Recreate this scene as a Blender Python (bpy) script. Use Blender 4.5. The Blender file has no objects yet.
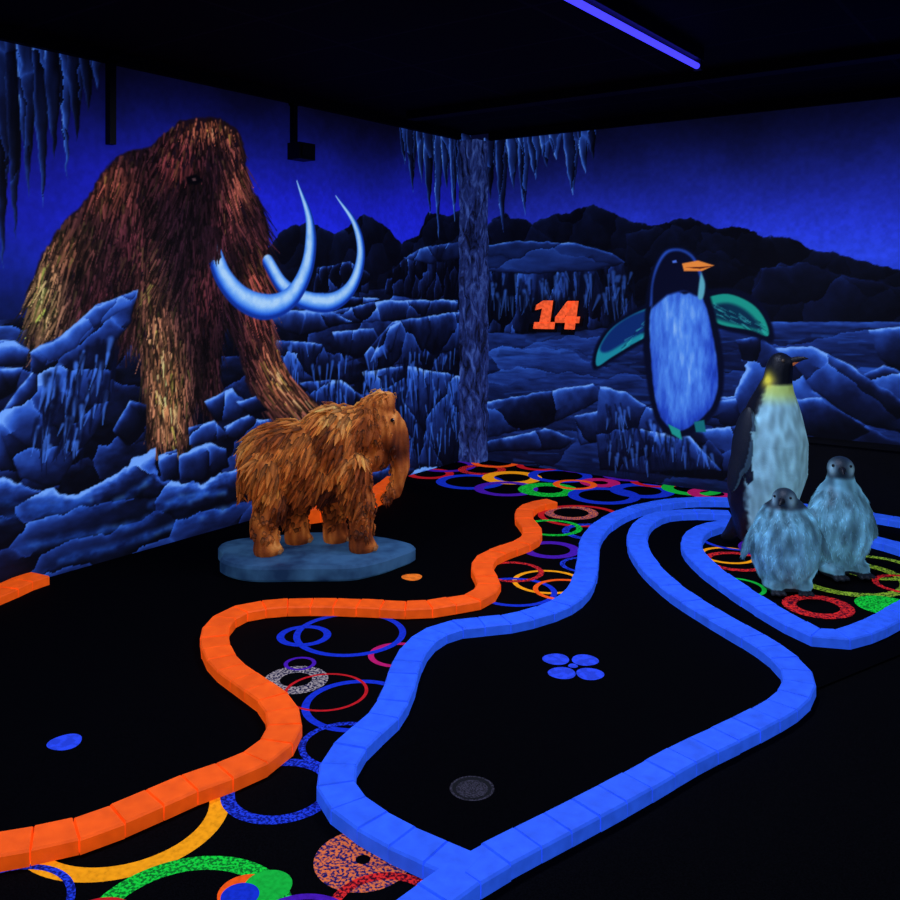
import bpy, bmesh, math, random
import numpy as np
from mathutils import Vector, Matrix, Euler, noise as mnoise
from mathutils.geometry import delaunay_2d_cdt
random.seed(7); rng=np.random.default_rng(7)
sc=bpy.context.scene
sc.view_settings.view_transform='Standard'
sc.view_settings.look='None'
# ------------------------------------------------------------ survey frame
# Room corner is the world origin: wall_left is the plane x=0, wall_back the plane y=0.
F=904.;HZ=280.;H=1.6;CEIL=2.9
TH=math.radians(35.7)
FW=np.array([-math.sin(TH),math.cos(TH)]);RT=np.array([math.cos(TH),math.sin(TH)])
CAM=-(FW*8.13+RT*0.189)
def G(u,v,z=0.0):
    d=F*(H-z)/(v-HZ); p=CAM+FW*d+RT*((u-450)/F*d); return (float(p[0]),float(p[1]))
def dep(v,z=0.0): return F*(H-z)/(v-HZ)
def wallpt(u,v,side):
    dr=FW+RT*(u-450)/F
    if side=='L':
        t=-CAM[0]/dr[0]; return (float(CAM[1]+t*dr[1]), float(H-t*(v-HZ)/F))
    t=-CAM[1]/dr[1]; return (float(CAM[0]+t*dr[0]), float(H-t*(v-HZ)/F))
def lin(c):
    c=np.asarray(c,float)/255.; return np.where(c<=.04045,c/12.92,((c+.055)/1.055)**2.4)
# ------------------------------------------------------------ materials
def newmat(name):
    m=bpy.data.materials.new(name); m.use_nodes=True
    return m,m.node_tree.nodes,m.node_tree.links,m.node_tree.nodes['Principled BSDF']
def attrmat(name,dif=.6,em=.5,rough=.7,bump=0,bscale=80,spec=.2,speck=0):
    m,n,l,b=newmat(name)
    a=n.new('ShaderNodeAttribute');a.attribute_name='Col';src=a.outputs['Color']
    tc=n.new('ShaderNodeTexCoord')
    if speck:
        t=n.new('ShaderNodeTexNoise');t.inputs['Scale'].default_value=22;t.inputs['Detail'].default_value=6;l.new(tc.outputs['Object'],t.inputs['Vector'])
        mr=n.new('ShaderNodeMapRange');mr.inputs['From Min'].default_value=.3;mr.inputs['From Max'].default_value=.7;mr.inputs['To Min'].default_value=1-speck;mr.inputs['To Max'].default_value=1+speck*.4
        l.new(t.outputs['Fac'],mr.inputs['Value']);q=n.new('ShaderNodeVectorMath');q.operation='SCALE';l.new(src,q.inputs[0]);l.new(mr.outputs[0],q.inputs['Scale']);src=q.outputs[0]
    mx=n.new('ShaderNodeVectorMath');mx.operation='SCALE';mx.inputs['Scale'].default_value=dif
    l.new(src,mx.inputs[0]);l.new(mx.outputs[0],b.inputs['Base Color'])
    l.new(src,b.inputs['Emission Color']);b.inputs['Emission Strength'].default_value=em
    b.inputs['Roughness'].default_value=rough;b.inputs['Specular IOR Level'].default_value=spec
    if bump:
        t=n.new('ShaderNodeTexNoise');t.inputs['Scale'].default_value=bscale;t.inputs['Detail'].default_value=4
        bp=n.new('ShaderNodeBump');bp.inputs['Strength'].default_value=bump;bp.inputs['Distance'].default_value=.01
        l.new(tc.outputs['Object'],t.inputs['Vector'])
        l.new(t.outputs['Fac'],bp.inputs['Height']);l.new(bp.outputs[0],b.inputs['Normal'])
    return m
def flat(name,c,em=0.,rough=.7,c2=None,scale=30,thr=(.45,.55),dif=1.,spec=.2,metal=0):
    m,n,l,b=newmat(name)
    c=list(lin(c))+[1]
    b.inputs['Roughness'].default_value=rough;b.inputs['Specular IOR Level'].default_value=spec;b.inputs['Metallic'].default_value=metal
    tc=n.new('ShaderNodeTexCoord');t=n.new('ShaderNodeTexNoise');t.inputs['Scale'].default_value=scale;t.inputs['Detail'].default_value=3
    l.new(tc.outputs['Object'],t.inputs['Vector'])
    r=n.new('ShaderNodeValToRGB');l.new(t.outputs['Fac'],r.inputs[0])
    r.color_ramp.elements[0].position=thr[0];r.color_ramp.elements[1].position=thr[1]
    if c2 is None: c2=[x*.72 for x in c[:3]]+[1]
    else: c2=list(lin(c2))+[1]
    r.color_ramp.elements[0].color=c2;r.color_ramp.elements[1].color=c
    sc_=n.new('ShaderNodeVectorMath');sc_.operation='SCALE';sc_.inputs['Scale'].default_value=dif
    l.new(r.outputs[0],sc_.inputs[0]);l.new(sc_.outputs[0],b.inputs['Base Color'])
    l.new(r.outputs[0],b.inputs['Emission Color']);b.inputs['Emission Strength'].default_value=em
    return m
class MB:
    def __init__(s): s.v=[];s.f=[];s.c=[];s.mi=[]
    def add(s,v,f,c,mi=0):
        o=len(s.v); s.v+= [tuple(p) for p in v]; s.f+=[tuple(i+o for i in q) for q in f]
        c=np.asarray(c,float)
        if c.ndim==1: c=np.tile(c,(len(v),1))
        s.c+=[tuple(x) for x in c]; s.mi+=[mi]*len(f)
    def obj(s,name,mats,smooth=False,loc=(0,0,0),rz=0):
        me=bpy.data.meshes.new(name);me.from_pydata(s.v,[],s.f)
        a=me.color_attributes.new('Col','FLOAT_COLOR','POINT')
        cc=np.ones((len(s.v),4),np.float32);cc[:,:3]=np.array(s.c);a.data.foreach_set('color',cc.ravel())
        for m in (mats if isinstance(mats,list) else [mats]): me.materials.append(m)
        me.polygons.foreach_set('material_index',s.mi)
        if smooth: me.polygons.foreach_set('use_smooth',[True]*len(s.f))
        me.update()
        o=bpy.data.objects.new(name,me);sc.collection.objects.link(o);o.location=loc;o.rotation_euler=(0,0,rz);return o
def boxv(a,b):
    x0,y0,z0=a;x1,y1,z1=b
    v=[(x0,y0,z0),(x1,y0,z0),(x1,y1,z0),(x0,y1,z0),(x0,y0,z1),(x1,y0,z1),(x1,y1,z1),(x0,y1,z1)]
    return v,[(0,3,2,1),(4,5,6,7),(0,1,5,4),(1,2,6,5),(2,3,7,6),(3,0,4,7)]
def box(name,a,b,mat):
    m=MB();v,f=boxv(a,b);m.add(v,f,(1,1,1));return m.obj(name,mat)
# ------------------------------------------------------------ numpy noise
def h2(ix,iy,seed):
    h=(ix*374761393+iy*668265263+seed*144269504)&0xffffffff
    h=((h^(h>>13))*1274126177)&0xffffffff
    return (h^(h>>16))/4294967296.
def vn(X,Y,seed=0):
    ix=np.floor(X).astype(np.int64);iy=np.floor(Y).astype(np.int64);fx=X-ix;fy=Y-iy
    fx=fx*fx*(3-2*fx);fy=fy*fy*(3-2*fy)
    return (h2(ix,iy,seed)*(1-fx)+h2(ix+1,iy,seed)*fx)*(1-fy)+(h2(ix,iy+1,seed)*(1-fx)+h2(ix+1,iy+1,seed)*fx)*fy
def fbm(X,Y,seed=0,o=4):
    r=0;a=.5;t=0
    for i in range(o):
        r=r+a*vn(X*2**i,Y*2**i,seed+i);t+=a;a*=.5
    return r/t
def vor(X,Y,seed=0):
    ix=np.floor(X).astype(np.int64);iy=np.floor(Y).astype(np.int64)
    f1=np.full(X.shape,9.);f2=np.full(X.shape,9.);cid=np.zeros(X.shape);gx=np.zeros(X.shape);gy=np.zeros(X.shape)
    for dx in(-1,0,1):
        for dy in(-1,0,1):
            cx=ix+dx;cy=iy+dy
            ox=X-(cx+h2(cx,cy,seed));oy=Y-(cy+h2(cx,cy,seed+9));d=np.hypot(ox,oy)
            n=d<f1; f2=np.where(n,f1,np.minimum(f2,d)); cid=np.where(n,h2(cx,cy,seed+5),cid);gx=np.where(n,ox,gx);gy=np.where(n,oy,gy); f1=np.where(n,d,f1)
    return f1,f2,cid,gx,gy
def ss(x,a,b): t=np.clip((x-a)/(b-a),0,1);return t*t*(3-2*t)
def ramp(t,stops):
    xs=[s[0] for s in stops];return np.stack([np.interp(t,xs,[s[1][k]for s in stops])for k in range(3)],-1)
ICE=[(0,(3,4,14)),(.22,(10,17,50)),(.45,(24,46,116)),(.7,(46,92,196)),(1,(112,166,250))]
# ------------------------------------------------------------ mural painter (wall metres)
class Mural:
    def __init__(s,side,L,step=.0065):
        s.side=side;s.L=L;s.step=step
        s.ns=int(L/step)+1;s.nz=int(CEIL/step)+1
        xs=np.linspace(-L,0,s.ns) if side=='L' else np.linspace(0,L,s.ns)
        zs=np.linspace(0,CEIL,s.nz);s.xs=xs;s.zs=zs
        s.X,s.Z=np.meshgrid(xs,zs);s.C=np.zeros(s.X.shape+(3,))
    def P(s,pts): return [wallpt(u,v,s.side) for u,v in pts]
    def win(s,x0,x1,z0,z1,m):
        i0=np.searchsorted(s.xs,x0-m);i1=np.searchsorted(s.xs,x1+m);j0=np.searchsorted(s.zs,z0-m);j1=np.searchsorted(s.zs,z1+m)
        return slice(max(j0,0),min(j1,s.nz)),slice(max(i0,0),min(i1,s.ns))
    def sdf(s,P,rough=0,seed=1,l=(-.5,.86),rimw=.03):
        P=list(P);A=sum(P[i-1][0]*P[i][1]-P[i][0]*P[i-1][1] for i in range(len(P)))
        if A<0:P=P[::-1]
        xs=[p[0]for p in P];zs=[p[1]for p in P];w=s.win(min(xs),max(xs),min(zs),max(zs),.05)
        X=s.X[w].copy();Z=s.Z[w].copy()
        if X.size==0: return None
        X0,Z0=X.copy(),Z.copy()
        if rough:
            X+=rough*2*(fbm(X0*14,Z0*14,seed)-.5);Z+=rough*2*(fbm(X0*14,Z0*14,seed+31)-.5)
        d2=np.full(X.shape,1e9);ins=np.zeros(X.shape,bool);rim=np.zeros(X.shape)
        for i in range(len(P)):
            ax,ay=P[i-1];bx,by=P[i];ex=bx-ax;ey=by-ay;L=math.hypot(ex,ey)+1e-9
            t=np.clip(((X-ax)*ex+(Z-ay)*ey)/(L*L),0,1);dd=(X-ax-t*ex)**2+(Z-ay-t*ey)**2
            d2=np.minimum(d2,dd)
            if ay!=by: ins^=((ay>Z)!=(by>Z))&(X<(bx-ax)*(Z-ay)/(by-ay)+ax)
            wt=max(0,(ey*l[0]-ex*l[1])/L)
            if wt>0: rim=np.maximum(rim,wt*np.exp(-np.sqrt(dd)/rimw))
        d=np.sqrt(d2);return w,np.where(ins,-d,d),rim,X0,Z0
    def put(s,w,a,col): s.C[w]=s.C[w]*(1-a[...,None])+col*a[...,None]
    def fill(s,pts,col,soft=.008,rough=0,seed=1,alpha=1.):
        r=s.sdf(s.P(pts),rough,seed)
        if r is None:return
        w,d,rim,X,Z=r;a=alpha*ss(-d,-soft*.5,soft*.5+1e-4)
        s.put(w,a,np.asarray(col,float))
    def rock(s,pts,seed=1,lo=.1,hi=.55,rim_s=.6,rimw=.03,rough=.012,cell=6,ramp_=ICE,tex=.3,l=(-.5,.86),aniso=(1,1),soft=.008,crack=.25,bev=.45,pw=1.3):
        P=s.P(pts);r=s.sdf(P,rough,seed,l,rimw)
        if r is None:return
        w,d,rim,X,Z=r
        if d.size==0:return
        z0=min(p[1]for p in P);z1=max(p[1]for p in P);x0=min(p[0]for p in P);x1=max(p[0]for p in P)
        g=np.clip((Z-z0)/(z1-z0+1e-6),0,1)*.7+(1-np.clip((X-x0)/(x1-x0+1e-6),0,1))*.3
        wx=fbm(X*6,Z*6,seed+3)*.5;wz=fbm(X*6,Z*6,seed+13)*.5
        f1,f2,cid,gx,gy=vor((X+wx*.25)*cell*aniso[0],(Z+wz*.25)*cell*aniso[1],seed)
        e=np.exp(-(f2-f1)*9)
        n=fbm(X*13*aniso[0],Z*13*aniso[1],seed+7)
        bv=gx*l[0]+gy*l[1]
        t=lo+(hi-lo)*g+tex*(cid-.5)*.8+tex*(n-.5)*1.1+bev*bv+crack*e*(bv>0)*(.3+g)-crack*e*(bv<=0)*.7+rim*rim_s*(.5+n)
        t-=.25*np.exp(d/.012)*(1-np.clip(rim*3,0,1))
        s.put(w,ss(-d,-soft*.5,soft*.5),ramp(np.clip(t,0,1)**pw,ramp_))
    def stroke(s,pts,wid,cfun,soft=.006,alpha=1.):
        P=s.P(pts)
        m=max(wid)+.02;xs=[p[0]for p in P];zs=[p[1]for p in P];w=s.win(min(xs),max(xs),min(zs),max(zs),m)
        X=s.X[w];Z=s.Z[w];best=np.full(X.shape,9.);rr=np.ones(X.shape);side=np.zeros(X.shape);tt=np.zeros(X.shape)
        for i in range(len(P)-1):
            ax,ay=P[i];bx,by=P[i+1];ex=bx-ax;ey=by-ay;L=math.hypot(ex,ey)+1e-9
            t=np.clip(((X-ax)*ex+(Z-ay)*ey)/(L*L),0,1);dx=X-ax-t*ex;dy=Z-ay-t*ey;d=np.hypot(dx,dy)
            r=wid[i]*(1-t)+wid[i+1]*t;q=d-r;n=q<best
            best=np.where(n,q,best);rr=np.where(n,r,rr);side=np.where(n,(dx*ey-dy*ex)/L,side);tt=np.where(n,(i+t)/(len(P)-1),tt)
        a=alpha*ss(-best,-soft,soft);s.put(w,a,cfun(side/rr,tt,X,Z))
    def hair(s,p,q,w,col,al):
        ax,ay=p;bx,by=q
        wi=s.win(min(ax,bx),max(ax,bx),min(ay,by),max(ay,by),w*2)
        X=s.X[wi];Z=s.Z[wi]
        if X.size==0:return
        ex=bx-ax;ey=by-ay;L2=ex*ex+ey*ey+1e-9
        t=np.clip(((X-ax)*ex+(Z-ay)*ey)/L2,0,1);d=np.hypot(X-ax-t*ex,Z-ay-t*ey)
        a=al*np.clip(1.4-d/(w*(1.15-t)),0,1);s.put(wi,a,col)
    def icicle(s,u,v0,v1,wd,seed=1,k=1.):
        h=v1-v0
        pts=[(u-wd,v0),(u+wd,v0),(u+wd*.8,v0+h*.3),(u+wd*.45,v0+h*.62),(u+1,v1),(u-wd*.5,v0+h*.65),(u-wd*.85,v0+h*.3)]
        s.rock(pts,seed,lo=.16*k,hi=.30*k,rim_s=.4*k,rimw=.014,rough=.012,cell=5,aniso=(1.6,.35),tex=.25,l=(-.95,-.2),bev=.2,pw=1.1)
    def wallobj(s,name,mat,ext):
        n=s.ns*s.nz;co=np.zeros((n,3),np.float32)
        if s.side=='L': co[:,1]=s.X.ravel()
        else: co[:,0]=s.X.ravel()
        co[:,2]=s.Z.ravel()
        j,i=np.meshgrid(np.arange(s.nz-1),np.arange(s.ns-1),indexing='ij');a=(j*s.ns+i).ravel()
        q=np.stack([a,a+1,a+s.ns+1,a+s.ns],-1).astype(np.int32)
        e=-s.L if s.side=='L' else s.L;E=-ext if s.side=='L' else ext
        ex=np.array([[e,0],[E,0],[E,CEIL],[e,CEIL]],np.float32);c4=np.zeros((4,3),np.float32)
        if s.side=='L': c4[:,1]=ex[:,0]
        else:c4[:,0]=ex[:,0]
        c4[:,2]=ex[:,1]
        co=np.vstack([co,c4]);q=np.vstack([q,[[n,n+1,n+2,n+3]]]).astype(np.int32)
        me=bpy.data.meshes.new(name);me.vertices.add(len(co));me.vertices.foreach_set('co',co.ravel())
        me.loops.add(len(q)*4);me.loops.foreach_set('vertex_index',q.ravel());me.polygons.add(len(q))
        me.polygons.foreach_set('loop_start',np.arange(0,len(q)*4,4,dtype=np.int32));me.update(calc_edges=True)
        col=lin(np.clip(s.C,0,255)).reshape(-1,3);cc=np.ones((len(co),4),np.float32);cc[:n,:3]=col;cc[n:,:3]=lin((8,12,50))
        at=me.color_attributes.new('Col','FLOAT_COLOR','POINT');at.data.foreach_set('color',cc.ravel())
        me.materials.append(mat);o=bpy.data.objects.new(name,me);sc.collection.objects.link(o);return o
def cr(pts,n=8):
    P=[np.array(p,float)for p in pts];P=[2*P[0]-P[1]]+P+[2*P[-1]-P[-2]];o=[]
    for i in range(1,len(P)-2):
        for k in range(n):
            t=k/n;o.append(.5*((2*P[i])+(-P[i-1]+P[i+1])*t+(2*P[i-1]-5*P[i]+4*P[i+1]-P[i+2])*t*t+(-P[i-1]+3*P[i]-3*P[i+1]+P[i+2])*t**3))
    o.append(P[-2]);return [tuple(x) for x in o]
# ============================================================ LEFT MURAL
m=Mural('L',5.2)
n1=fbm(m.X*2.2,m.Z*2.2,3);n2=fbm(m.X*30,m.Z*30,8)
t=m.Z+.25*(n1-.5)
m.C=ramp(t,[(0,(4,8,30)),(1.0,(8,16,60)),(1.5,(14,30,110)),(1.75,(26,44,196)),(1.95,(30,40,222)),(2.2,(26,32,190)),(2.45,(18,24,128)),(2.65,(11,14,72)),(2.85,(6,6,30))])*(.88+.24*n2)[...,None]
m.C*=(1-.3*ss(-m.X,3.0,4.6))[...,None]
m.rock([(255,262),(285,228),(310,222),(335,234),(365,214),(383,224),(402,243),(418,236),(428,212),(445,216),(470,208),(470,300),(255,300)],11,lo=.05,hi=.16,rim_s=.2,cell=5,tex=.15,rough=.02,crack=.05,bev=.12)
m.rock([(-80,330),(20,318),(150,310),(262,298),(330,292),(400,288),(475,290),(475,480),(-80,660)],12,lo=.06,hi=.34,rim_s=.1,cell=2.2,tex=.3,rough=.01,aniso=(1,1.9),crack=.2)
m.rock([(384,294),(388,276),(404,258),(425,247),(475,240),(475,302),(420,300)],13,lo=.08,hi=.24,rim_s=.3,rimw=.02,cell=6,aniso=(1.8,.6),tex=.3,rough=.015)
m.rock([(404,258),(425,247),(475,240),(475,256),(430,264)],14,lo=.38,hi=.5,rim_s=.4,rimw=.02,cell=4,tex=.15,bev=.1)
m.rock([(313,292),(317,268),(350,262),(370,274),(368,293)],15,lo=.05,hi=.26,rim_s=.5,rimw=.015,cell=7,aniso=(1.5,.6),tex=.3)
for k,p in enumerate([
 [(262,300),(330,296),(380,298),(350,308),(300,312),(262,312)],
 [(330,312),(384,300),(458,300),(458,318),(395,320),(345,324)],
 [(262,322),(300,336),(352,322),(330,311),(280,310)],
 [(225,300),(262,306),(262,330),(236,326)],
 [(270,340),(322,344),(338,380),(300,380),(272,366)],
 [(332,332),(374,328),(384,352),(345,362)],
 [(362,372),(402,366),(410,400),(402,446),(378,410)],
 [(408,366),(470,378),(470,474),(420,464),(404,420)],
 [(364,354),(392,322),(470,310),(470,346),(430,356),(400,364),(368,372)],
 [(384,330),(400,322),(392,352),(370,362)],
 [(340,402),(380,410),(404,450),(370,470),(335,450)],
 [(300,382),(342,380),(372,404),(345,410),(316,402)],
 [(255,420),(300,418),(345,455),(330,490),(262,470)]]):
    m.rock(p,20+k,lo=.08,hi=.62,rim_s=.65,rimw=.02,cell=2.6,tex=.22,rough=.012,aniso=(1.3,.8),l=(-.4+.5*(k%3)/2,.85),bev=.3)
for i in range(420):
    u=rng.uniform(362,458) if i%3 else rng.uniform(275,360);v=rng.uniform(345,450);a,b=m.P([(u,v),(u+rng.normal(0,2),v+rng.uniform(8,28))])
    m.hair(a,b,rng.uniform(.006,.016),np.array([3,6,24.]) if rng.random()<.65 else np.array([56,112,230.]),.6)
# ---- mammoth painting
body=cr([(210,117),(228,122),(240,136),(246,160),(251,186),(262,205),(268,240),(268,290),(272,325),(281,358),(297,386),(320,404),(310,414),(285,420),(262,410),(246,380),(238,350),(229,328),(222,345),(220,380),(225,402),(210,410),(194,402),(190,440),(187,449),(165,453),(148,445),(143,400),(140,352),(128,345),(110,350),(60,354),(32,350),(27,320),(30,290),(42,258),(62,225),(84,202),(104,172),(124,154),(150,147),(164,134),(180,121)],3)
m.fill(body,(26,14,24),rough=.02,seed=5,soft=.02)
def inpoly(u,v,P):
    c=False
    for i in range(len(P)):
        a=P[i-1];b=P[i]
        if (a[1]>v)!=(b[1]>v) and u<(b[0]-a[0])*(v-a[1])/(b[1]-a[1])+a[0]: c=not c
    return c
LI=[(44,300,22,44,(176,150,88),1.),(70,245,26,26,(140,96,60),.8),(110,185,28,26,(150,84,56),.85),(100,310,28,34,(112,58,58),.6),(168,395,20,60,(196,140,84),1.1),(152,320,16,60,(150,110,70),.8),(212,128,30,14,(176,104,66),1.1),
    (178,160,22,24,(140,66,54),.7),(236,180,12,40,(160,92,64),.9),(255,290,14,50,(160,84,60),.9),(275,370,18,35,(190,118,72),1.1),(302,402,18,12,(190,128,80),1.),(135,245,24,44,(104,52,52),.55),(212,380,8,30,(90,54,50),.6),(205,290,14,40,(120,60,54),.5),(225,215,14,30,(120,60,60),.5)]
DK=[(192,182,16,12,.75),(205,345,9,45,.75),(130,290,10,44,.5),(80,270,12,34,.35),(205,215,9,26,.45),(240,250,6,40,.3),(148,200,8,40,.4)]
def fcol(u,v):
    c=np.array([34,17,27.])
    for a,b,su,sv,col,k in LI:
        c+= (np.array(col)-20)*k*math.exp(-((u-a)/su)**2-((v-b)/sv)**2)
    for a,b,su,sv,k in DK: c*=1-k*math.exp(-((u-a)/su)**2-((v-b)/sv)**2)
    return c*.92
def fdir(u,v):
    if v>300 and u>222: return (.32+.45*ss(v,340,400),1.)
    if u<145 and v<350: return (-.35+.002*(u-50),1.)
    if v<300 and u>150: return ((u-205)/110.,1.)
    return (.03,1.)
hs=[]
while len(hs)<7000:
    u=rng.uniform(24,322);v=rng.uniform(114,452)
    if inpoly(u,v,body): hs.append((v,u))
hs.sort(key=lambda q:q[0]+rng.normal(0,25))
for v,u in hs:
    dx,dy=fdir(u,v);L=rng.uniform(9,28)*(.5 if v<160 else 1);dx+=rng.normal(0,.15)
    a,b=m.P([(u,v),(u+dx*L,v+dy*L)])
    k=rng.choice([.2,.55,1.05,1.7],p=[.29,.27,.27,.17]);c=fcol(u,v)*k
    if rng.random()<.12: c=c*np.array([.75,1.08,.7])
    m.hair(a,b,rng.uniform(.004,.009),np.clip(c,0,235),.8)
m.fill([(186,177),(196,174),(203,180),(197,185),(187,184)],(3,2,6),soft=.015)
m.fill([(192,178.5),(195.5,178),(196,180.5),(193,181)],(84,60,64),soft=.008)
def tusk(q,t,X,Z):
    k=np.clip(1-(q+.25)**2*1.0,0,1)*(.88+.24*fbm(X*22,Z*22,4));c=ramp(np.clip(k*.95+.05,0,1),[(0,(12,42,140)),(.4,(36,100,222)),(.8,(110,172,248)),(1,(176,218,254))]);return c
t2=cr([(268,262),(283,286),(305,300),(332,302),(352,286),(361,255),(355,224),(336,196)])
m.stroke(t2,list(np.interp(np.linspace(0,1,len(t2)),[0,.4,.8,1],[.05,.072,.04,.006])),tusk)
t1=cr([(213,250),(224,278),(243,299),(268,307),(292,296),(308,264),(310,222),(297,181)])
m.stroke(t1,list(np.interp(np.linspace(0,1,len(t1)),[0,.4,.8,1],[.06,.09,.055,.006])),tusk)
for i in range(260):
    u=rng.uniform(204,222);v=rng.uniform(226,256);a,b=m.P([(u-2,v),(u-2+rng.uniform(-2,3),v+rng.uniform(6,14))])
    m.hair(a,b,.006,fcol(u-20,v)*rng.uniform(.4,1.5),.8)
# rocks in front
m.rock([(138,290),(131,322),(115,342),(113,375),(108,402),(96,432),(66,472),(58,490),(20,478),(2,448),(-6,420),(14,396),(30,374),(31,352),(60,336),(95,306)],50,lo=.22,hi=.62,rim_s=.7,rimw=.025,cell=3.6,aniso=(.8,1.2),tex=.28,crack=.25,bev=.35)
m.rock([(30,352),(62,336),(96,306),(138,290),(131,306),(96,326),(70,352),(46,366)],51,lo=.5,hi=.7,rim_s=.4,rimw=.02,cell=5,tex=.25,crack=.1,bev=.2)
for i in range(240):
    u=rng.uniform(32,128);v=rng.uniform(330,450)
    if not inpoly(u,v,[(125,325),(100,420),(60,465),(30,440),(44,372)]): continue
    a,b=m.P([(u,v),(u-rng.uniform(0,7),v+rng.uniform(12,34))]);m.hair(a,b,rng.uniform(.007,.02),np.array([5,9,34.]) if rng.random()<.65 else np.array([66,122,232.]),.65)
for k,p in enumerate([
 [(-40,345),(14,340),(30,350),(24,366),(-40,368)],[(-40,370),(22,368),(16,392),(-5,402),(-40,404)],[(-50,430),(-4,424),(14,462),(26,500),(-50,520)],
 [(204,402),(232,388),(247,404),(240,420),(214,422)],[(188,428),(214,420),(228,434),(206,446),(190,444)],[(224,426),(250,414),(266,430),(242,442),(228,438)],
 [(240,442),(268,432),(280,448),(262,462),(244,458)],[(236,402),(256,396),(268,410),(250,416)],
 [(158,456),(176,450),(182,478),(162,486)],[(178,456),(206,443),(226,448),(230,466),(202,482),(180,480)],
 [(130,400),(146,404),(146,440),(126,446),(112,430)]]):
    m.rock(p,70+k,lo=.02,hi=.72,rim_s=.7,rimw=.02,cell=3,tex=.2,rough=.012,bev=.3)
m.rock([(-80,505),(0,480),(30,486),(70,494),(110,480),(138,456),(156,448),(160,482),(200,484),(235,468),(300,462),(360,470),(470,466),(470,480),(240,560),(-80,680)],90,lo=.0,hi=.46,rim_s=.85,rimw=.05,cell=2.2,tex=.2,rough=.03,aniso=(.7,2.),crack=.25,bev=.36)
for k,(pa) in enumerate([[(0,520),(60,510),(110,505),(150,480)],[(20,548),(80,535),(140,522),(180,498),(225,492)],[(0,500),(45,506),(90,500)],[(60,560),(120,545),(190,520),(240,505)],[(150,505),(190,500),(215,485)]]):
    q=cr(pa);m.stroke(q,[.012+.012*math.sin(i) **2 for i in range(len(q))],lambda q_,t,X,Z:ramp(fbm(X*12,Z*20,k+3),[(0.2,(8,20,70)),(.55,(36,90,205)),(.8,(80,150,245))]),soft=.025,alpha=.6)
for k,(u,v1,w) in enumerate([(-15,230,14),(2,268,14),(15,240,11),(28,195,12),(42,208,10),(54,160,11),(66,180,7),(76,140,10),(88,112,9),(97,90,6)]):
    m.icicle(u,26+u*.24,v1,w,100+k,.9)
for k,(u,v1,w) in enumerate([(404,165,5),(412,192,6),(421,183,5),(429,215,6.5),(438,240,5),(446,190,6),(454,222,5),(460,200,6),(466,240,6)]):
    m.icicle(u,119+(u-404)*.24,v1,w,130+k,1.25)
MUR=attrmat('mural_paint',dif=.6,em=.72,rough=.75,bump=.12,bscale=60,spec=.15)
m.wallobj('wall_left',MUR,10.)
# ============================================================ BACK MURAL
m=Mural('R',4.6)
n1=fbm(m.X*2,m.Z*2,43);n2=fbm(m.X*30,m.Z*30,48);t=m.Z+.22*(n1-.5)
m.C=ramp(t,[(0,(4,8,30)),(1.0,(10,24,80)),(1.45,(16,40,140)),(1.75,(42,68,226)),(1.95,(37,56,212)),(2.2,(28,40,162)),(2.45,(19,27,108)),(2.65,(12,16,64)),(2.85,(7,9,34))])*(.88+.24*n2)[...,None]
m.rock([(480,228),(505,214),(530,222),(560,214),(592,206),(612,212),(630,222),(655,226),(690,216),(716,228),(742,226),(765,238),(790,236),(812,250),(840,254),(870,262),(930,280),(930,345),(480,330)],11,lo=.05,hi=.12,rim_s=.2,rimw=.02,cell=4,tex=.14,rough=.03,crack=.05,bev=.12)
m.rock([(625,236),(668,222),(705,244),(740,262),(790,292),(740,300),(630,300)],16,lo=.05,hi=.15,rim_s=.16,cell=4,tex=.15,rough=.03,crack=.05,bev=.15)
m.rock([(760,268),(800,262),(850,276),(930,292),(930,345),(740,330)],17,lo=.06,hi=.2,rim_s=.2,cell=4,tex=.15,rough=.03,crack=.05,bev=.15)
m.rock([(475,322),(600,322),(700,322),(930,322),(930,560),(475,490)],12,lo=.3,hi=.5,rim_s=.25,cell=1.4,tex=.2,rough=.01,aniso=(.6,3.4),crack=.08,bev=.16)
m.rock([(475,262),(530,262),(600,262),(624,262),(634,300),(644,320),(612,328),(560,332),(520,334),(475,332)],13,lo=.12,hi=.38,rim_s=.2,rimw=.02,cell=4,aniso=(1.8,.4),tex=.35,crack=.2)
m.rock([(475,247),(520,241),(575,243),(612,253),(626,263),(594,271),(530,274),(475,271)],14,lo=.4,hi=.52,rim_s=.5,rimw=.012,cell=2.5,aniso=(.5,2),tex=.15,bev=.1,crack=.1)
for i in range(220):
    u=rng.uniform(484,634);v=rng.uniform(272,304);a,b=m.P([(u,v),(u+rng.normal(0,3),v+rng.uniform(10,28))])
    m.hair(a,b,rng.uniform(.008,.018),np.array([4,8,28.]) if rng.random()<.65 else np.array([46,88,180.]),.6)
for i in range(200):
    u=rng.uniform(490,900);v=rng.uniform(330,470);a,b=m.P([(u,v),(u+rng.uniform(15,60),v+rng.normal(0,3))])
    m.hair(a,b,rng.uniform(.006,.016),np.array([6,14,48.]) if rng.random()<.5 else np.array([36,82,185.]),.3)
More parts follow.
